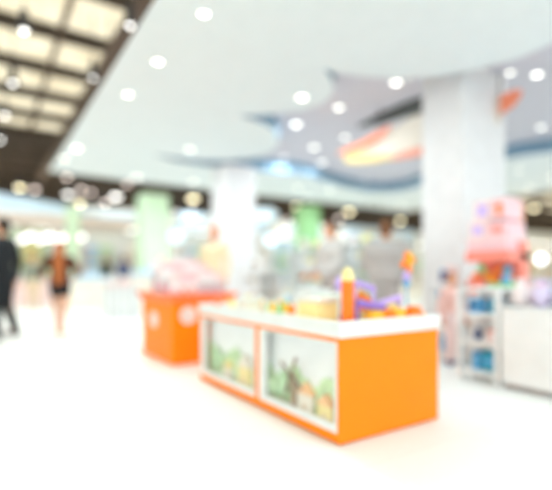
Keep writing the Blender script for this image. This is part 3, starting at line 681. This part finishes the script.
# pink display tower
dt = thing('display_stand', 'tall stepped pink toy display stand in front of the wide column', 'display stand', (0,0,0))
bm = newbm(); box(bm, 4.35,4.84,2.46,2.92,0,.74,.006); obj('base', bm, WHITE, dt)
bm = newbm(); box(bm, 4.62,4.78,2.46,2.92,.741,1.30,.006); obj('riser', bm, CORAL, dt)
bm = newbm(); box(bm, 4.36,4.78,2.46,2.92,1.09,1.20,.01); obj('canopy_board', bm, CORAL, dt)
bm = newbm(); box(bm, 4.36,4.78,2.46,2.92,1.301,1.33,.004); obj('top_shelf', bm, PPINK, dt)
bm = newbm(); box(bm, 4.37,4.60,2.48,2.90,1.205,1.30,.004); obj('drawer', bm, PINK, dt)
def bin_(loc, s, m, label):
    t = thing('toy_basket', label, 'basket', loc)
    bm = newbm(); a=[(-s[0]/2*.9,-s[1]/2*.9),(s[0]/2*.9,-s[1]/2*.9),(s[0]/2*.9,s[1]/2*.9),(-s[0]/2*.9,s[1]/2*.9)]
    A=[bm.verts.new((*p,0)) for p in a]; B=[bm.verts.new((p[0]/.9,p[1]/.9,s[2])) for p in a]; Cc=[bm.verts.new((p[0]/.96,p[1]/.96,s[2])) for p in a]; D=[bm.verts.new((p[0]*.94,p[1]*.94,.01)) for p in a]
    for P,Q in ((A,B),(B,Cc),(Cc,D)):
        for i in range(4): bm.faces.new((P[i],P[(i+1)%4],Q[(i+1)%4],Q[i]))
    bm.faces.new(D); bm.faces.new(A[::-1]); obj('tub', bm, m, t)
    bm = newbm(); 
    for s1 in (-1,1): rod(bm, (-s[0]/2,s1*s[1]/2,s[2]), (s[0]/2,s1*s[1]/2,s[2]), .008)
    for s1 in (-1,1): rod(bm, (s1*s[0]/2,-s[1]/2,s[2]), (s1*s[0]/2,s[1]/2,s[2]), .008)
    obj('lip', bm, m, t, True)
bin_((4.47,2.80,.742), (.2,.2,.15), CORAL, 'coral basket on the pink display stand, left')
bin_((4.47,2.57,.742), (.2,.2,.12), GRN, 'green basket on the pink display stand, right')
for i, (x, y, z, r, m, nm) in enumerate([(4.44,2.84,.93,.05,ORT,'orange'),(4.53,2.76,.94,.05,YEL,'yellow-orange'),(4.44,2.78,1.02,.045,GRN,'green'),(4.42,2.63,.90,.05,ORT,'orange'),(4.52,2.545,.91,.05,YEL,'yellow'),(4.47,2.60,1.0,.045,ORT,'orange'),(4.42,2.50,.90,.05,BLU,'blue'),(4.45,2.505,1.0,.045,TEAL,'teal'),(4.42,2.72,.84,.04,TEAL,'teal')]):
    bm = newbm(); ball(bm, (0,0,0), r); torus(bm, (0,0,0), r*.99, .004, rot=(1,.3,0)); o = obj('toy_ball', bm, m, smooth=True); o.location = (x,y,z)
    tag(o, '%s toy ball, %s from left, piled in the %s basket' % (nm, ordn(i), 'coral' if y > 2.69 else 'green'), 'ball', 'balls in the display baskets')
for i, (x0_,x1_,y0_,y1_,z0_,z1_,m,l) in enumerate([(4.40,4.80,2.70,2.90,1.331,1.52,PPINK,'pale pink carton on top of the display stand, lower left'),(4.40,4.74,2.48,2.69,1.331,1.50,PINK,'pink carton on top of the display stand, lower right'),
   (4.42,4.80,2.66,2.86,1.521,1.74,PPINK,'pale pink carton, topmost of the left stack on the display stand'),(4.42,4.72,2.50,2.655,1.521,1.74,PINK,'pink carton, topmost of the right stack on the display stand')]):
    cxm, cym = (x0_+x1_)/2, (y0_+y1_)/2
    t = thing('toy_carton', l, 'box', (cxm,cym,z0_))
    bm = newbm(); box(bm, x0_-cxm,x1_-cxm,y0_-cym,y1_-cym,0,z1_-z0_,.006); obj('carton', bm, m, t)
    bm = newbm(); box(bm, x0_-cxm-.003,x0_-cxm-.0005,y0_-cym+.05,y1_-cym-.05,.05,z1_-z0_-.05); obj('print', bm, [LIL,CORAL,LIL,ORT][i], t)
t = thing('banner_stand', 'narrow orange upright banner at the right side of the pink display stand', 'banner', (4.93,2.62,0))
bm = newbm(); cyl(bm, (0,0,.012), .07, .024); rod(bm, (0,0,0), (0,0,1.75), .012); obj('post', bm, WHITE, t)
bm = newbm(); box(bm, -.035,.035,-.012,.012,1.2,1.74,.003); obj('panel', bm, cm('peach_orange', (.95,.45,.25)), t)

# mid-ground shelving
shelf('shop_shelf', 'low white shelf of tan and silver toys right of the orange bin', 3.25, 3.7, 5.5, 6.1, [.08,.45,.8], 1.0, 'brown', 'the tan toy shelf')
shelf('shop_shelf', 'white shelf of pale toys right of the far column', 4.7, 5.6, 6.3, 6.7, [.08,.45,.8,1.1], 1.42, 'pastel', 'the pale toy shelf', face='y', gw=.13)
shelf('shop_shelf', 'low white shelf with green cartons behind the near cabinet', 4.35, 5.1, 5.3, 5.65, [.08,.42], .80, 'green', 'the green carton shelf', face='y', gw=.12)
shelf('shop_shelf', 'tall white shelf between the two staff and the far column', 6.2, 7.2, 6.6, 7.0, [.08,.5,.9,1.25], 1.6, 'pastel', 'the tall pastel shelf', face='y', gw=.14)
shelf('shop_shelf', 'white shelf of blue and coral toys behind the child', 4.30, 4.62, 3.02, 3.35, [.06,.35,.62], .86, 'blue', 'the shelf behind the child', gw=.09)
shelf('shop_shelf', 'white shelf of pastel toys right of the pink display stand', 6.0, 7.0, 2.35, 2.75, [.08,.5,.9,1.2], 1.5, 'pastel', 'the right-hand pastel shelf', face='y', gw=.13)
shelf('shop_shelf', 'white shelf of pale goods right behind the wide column', 8.3, 9.6, 5.2, 5.6, [.08,.5,.9,1.3], 1.7, 'pastel', 'the shelf behind the wide column', face='y', gw=.16)

# ------------------------------------------------------------------ lit oval signs, globe lamp
def oval_sign(px, d, z, w, h, m, label):
    p = at_d(px, d, z); t = thing('lit_sign', label, 'sign', p, math.atan2(F[1],F[0])-PI/2-.2)
    bm = newbm(); cyl(bm, (0,0,0), 1, .14, seg=36, rot=(PI/2,0,0)); bmesh.ops.scale(bm, vec=(w/2,1,h/2), verts=bm.verts); obj('face', bm, m, t, True)
    bm = newbm(); torus(bm, (0,0,0), 1, .05, rot=(PI/2,0,0)); bmesh.ops.scale(bm, vec=(w/2,.8,h/2), verts=bm.verts); obj('rim', bm, WHITE, t, True)
    bm = newbm(); [rod(bm, (s*w*.3,0,h*.3), (s*w*.3,0,6.9-z), .015) for s in (-1,1)]; obj('hangers', bm, DARK, t)
oval_sign(265, 19, zz(215,19), 1.1, .6, LENSB, 'light blue lit oval sign right of the far column')
oval_sign(374, 15, zz(249,15), .5, .42, LENSB, 'small pale blue lit oval sign between the two staff')
oval_sign(177, 17, zz(236,17), .6, .6, LENSB, 'small pale blue lit round sign left of the far column')
oval_sign(271, 15, zz(240,15), .4, .4, LENSB, 'small round pale blue lit sign above the pale toy shelf')
p = at_d(541, 7.4)
t = thing('globe_lamp', 'white globe floor lamp right of the pink display stand', 'lamp', p)
bm = newbm(); cyl(bm, (0,0,.015), .14, .03); obj('base', bm, WHITE, t, True); bm = newbm(); rod(bm, (0,0,.03), (0,0,1.13), .014); obj('pole', bm, WHITE, t); bm = newbm(); ball(bm, (0,0,1.215), .085); obj('globe', bm, LENSS, t, True)

# ------------------------------------------------------------------ far shopfronts, y = 24
def shopfront(x0, x1, yf, h, mw, mf, sign, label, lights=4, pal='pastel'):
    w = x1-x0; t = thing('shopfront', label, 'shop', ((x0+x1)/2, yf, 0)); hx = w/2
    bm = newbm(); box(bm, -hx,hx,3.0,3.1,0,h); obj('rear_wall', bm, mw, t)
    for s in (-1,1):
        bm = newbm(); box(bm, s*hx-(.25 if s>0 else 0), s*hx+(.25 if s<0 else 0), 0,3.0,0,h-.9); obj('pier', bm, WALLW, t)
    bm = newbm(); box(bm, -hx,hx,-.1,3.0,h-.9,h,.02); obj('fascia', bm, mf, t)
    bm = newbm(); box(bm, -w*.28,w*.28,-.16,-.1,h-.7,h-.25,.02); obj('sign_board', bm, sign, t)
    for i in range(lights):
        bm = newbm(); xx = -hx+w*(i+.5)/lights; box(bm, xx-w/lights*.28, xx+w/lights*.28, .5,2.4,h-.93,h-.901); obj('ceiling_light', bm, LENSF, t)
    for i in range(3):
        bm = newbm(); xx = -hx+w*(i+.5)/3; box(bm, xx-w*.11, xx+w*.11, 1.2,1.8,0,1.0,.01)
        obj('display_table', bm, [CREAM,WHITE,TAN][i], t)
    for i in range(6):
        bm = newbm(); xx = -hx+.6+(w-1.2)*(i+.5)/6; mm = PAL[pal][i%len(PAL[pal])][0]
        for zk in (1.3,1.8,2.3): box(bm, xx-.4, xx+.4, 2.6,2.95,zk,zk+.3,.01)
        obj('wall_display', bm, mm, t)
    return t
GREEND = cm('soft_green_wall', (.62,.76,.60), rough=.7); BLUED = cm('icy_blue_fascia', (.60,.76,.90), rough=.5)
PALEW = cm('pale_wall', (.82,.82,.78), rough=.7)
shopfront(-4, 3.2, 24, 4.3, GREEND, CREAM, WHITE, 'far shopfront with soft green wall behind the man in the suit', 5)
shopfront(3.4, 9.0, 24, 4.4, PALEW, PALEW, BLUED, 'far shopfront with pale walls left of the pale green pillar', 4)
shopfront(9.2, 15.0, 24, 4.5, PALEW, BLUED, WHITE, 'far shopfront with icy blue fascia behind the far column', 4)
shopfront(15.2, 21.5, 24, 4.4, BLUED, PALEW, BLUED, 'far shopfront with icy blue rear wall right of the far column', 5)
shopfront(21.7, 29, 24, 4.5, PALEW, BLUED, WHITE, 'far shopfront with icy blue fascia behind the staff', 5)
shopfront(29.2, 38, 24, 4.4, PALEW, PALEW, BLUED, 'far shopfront with pale walls hidden mostly by the wide column', 4)
shopfront(38.2, 52, 22, 5.0, CREAM, PALEW, WHITE, 'far shopfront with cream wall at the right edge of the photo', 6)
# light blue vaulted canopy of the kiosk on the left
kc = thing('kiosk_canopy', 'wide light blue arched canopy over the kiosk at the left', 'canopy', (0,0,0))
cx0, cx1, cy = -6.0, 3.5, 17.0
pts = []
for i in range(25):
    t_ = i/24; pts.append((cx0+(cx1-cx0)*t_, 3.12+.6*math.sin(PI*min(1,(.13+t_*.87)))**.8 if t_<.999 else 3.12))
bm = newbm(); prism(bm, pts+[(cx1,3.05),(cx0,3.05)], 'y', cy, cy+3.0); obj('vault', bm, cm('light_blue_canopy', (.60,.76,.92), rough=.35, vary=.1, scale=1.0), kc)
bm = newbm(); box(bm, cx0-.1,cx1+1.6,cy-.1,cy+3.1,2.85,3.04,.02); obj('edge_beam', bm, cm('pinkish_beam', (.80,.68,.62)), kc)
for x in (cx0+.1, -1.2, cx1+1.3):
    bm = newbm(); rod(bm, (x,cy+1.5,0), (x,cy+1.5,2.86), .06); obj('post', bm, WHITE, kc)
for i, px in enumerate([26,45,62,77]):
    d = 17.2; p = at_d(px, d+i*.2, 2.9)
    t = thing('tube_lamp', 'slanting white lamp tube under the kiosk canopy, %s from the left' % ordn(i), 'lamp', (p.x,p.y,2.38), 0, 'lamp tubes under the canopy')
    bm = newbm(); cone(bm, (-.2,0,-.1), .09, (.2,0,.1), .09, seg=16); obj('tube', bm, LENSS, t, True)
    for s_ in (-1,1): bm = newbm(); rod(bm, (s_*.15,0,s_*.07), (s_*.15,0,.45), .012); obj('hanger', bm, DARK, t)
# beige low kiosk counters left background
def kiosk(px, d, w, h, m, mt, label):
    p = at_d(px, d); t = thing('kiosk_counter', label, 'counter', p)
    bm = newbm(); box(bm, -w/2,w/2,-.3,.3,0,h,.02); obj('body', bm, m, t); bm = newbm(); box(bm, -w/2-.05,w/2+.05,-.35,.35,h+.001,h+.05,.01); obj('top', bm, mt, t)
    bm = newbm()
    for i in range(int(w/.3)): box(bm, -w/2+.1+i*.3,-w/2+.3+i*.3,-.15,.15,h+.051,h+.051+.12+.08*((i*7)%3),.01)
    obj('goods', bm, [PPINK,PBLU,PGRN][int(px)%3], t)
kiosk(88, 12.8, 1.3, .75, CREAM, WHITE, 'cream low kiosk counter right of the person in rust and black')
kiosk(120, 10.2, .8, .62, WHITE, WHITE, 'white low kiosk counter left of the orange bin')
kiosk(20, 14.5, 1.8, .9, PPINK, WHITE, 'pale pink kiosk counter behind the man in the suit')
kiosk(160, 12.0, 1.6, .9, CREAM, WHITE, 'long cream kiosk counter behind the orange bin')
kiosk(60, 16.0, 2.0, 1.0, WHITE, WHITE, 'white kiosk counter far back under the canopy end')
for i, px in enumerate([110,118,131]):
    p = at_d(px, 7.6+i*.35); t = thing('barrier_post', 'slim grey barrier post left of the orange bin, %s from the left' % ordn(i), 'post', p, 0, 'slim barrier posts')
    bm = newbm(); cyl(bm, (0,0,.01), .12, .02); obj('foot', bm, WHITE, t, True); bm = newbm(); rod(bm, (0,0,.02), (0,0,.9), .014); obj('pole', bm, cm('brushed_steel', (.6,.6,.6), metal=.5), t, True); bm = newbm(); ball(bm, (0,0,.92), .028); obj('cap', bm, WHITE, t, True)

# ------------------------------------------------------------------ light, world, camera
w = bpy.data.worlds.new('daylight'); bpy.context.scene.world = w; w.use_nodes = True
bg = w.node_tree.nodes['Background']; bg.inputs[0].default_value = (.83,.95,1,1); bg.inputs[1].default_value = 2.6
sun = bpy.data.lights.new('sun', 'SUN'); sun.energy = 3.5; sun.angle = .2
so = bpy.data.objects.new('sun', sun); C.objects.link(so); so.location = (0,0,20); so.rotation_euler = (.05,.05,0)
def lamp(loc, size, power, col=(.88,.98,1)):
    l = bpy.data.lights.new('ceiling_lamp_light', 'AREA'); l.shape = 'DISK'; l.size = size; l.energy = power; l.color = col
    o = bpy.data.objects.new('ceiling_lamp_light', l); C.objects.link(o); o.location = loc
for px, py, r, l, w_ in S_L[:12]+S_L[15:]:
    p = at_z(px, py, ZS); lamp((min(p.x,X1-.3), min(p.y,Y1-.3), ZS-.03), r*1.6, 22 if py < 160 else 45)
for px, py, r, l, w_ in U_L[:6]:
    p = at_z(px, py, ZU-.01); lamp((p.x, p.y, ZU-.04), r*1.6, 16)
for px, py, z, r, l, w_ in HB:
    p = at_z(px, py, z); lamp((p.x, p.y, p.z-.10), max(.12,r*1.5), 60, (.9,.98,1))

for x, y in ((2.4,-1.4),(5.0,-1.2),(2.2,1.2),(4.6,1.4),(7.6,1.0),(7.4,-1.4)):  # unseen downlights with area lights, added to brighten the foreground
    downlight(Vector((x, y, ZS)), .075, LENS, 'added unseen fill downlight in the white ceiling at %.1f by %.1f metres' % (x, y), 'downlights in the white ceiling')
    lamp((x, y, ZS-.03), .14, 18)

cam = bpy.data.cameras.new('camera'); co = bpy.data.objects.new('camera', cam); C.objects.link(co)
co.location = (0,0,EYE); co.rotation_euler = (PI/2, 0, cam_yaw)
cam.sensor_fit = 'HORIZONTAL'; cam.sensor_width = 36; cam.lens = 36*FP/552; cam.shift_y = (HY-245)/552
cam.clip_start = .05; cam.clip_end = 200
cam.dof.use_dof = True; cam.dof.focus_distance = 1.47; cam.dof.aperture_fstop = (cam.lens/1000)/.0535
sc = bpy.context.scene; sc.camera = co
sc.view_settings.view_transform = 'Standard'; sc.view_settings.look = 'None'; sc.view_settings.gamma = 1
sc.view_settings.use_curve_mapping = False; sc.view_settings.exposure = -.32
sc.cycles.use_denoising = True
sc.cycles.max_bounces = 8; sc.cycles.diffuse_bounces = 6; sc.cycles.transparent_max_bounces = 8; sc.cycles.sample_clamp_indirect = 8
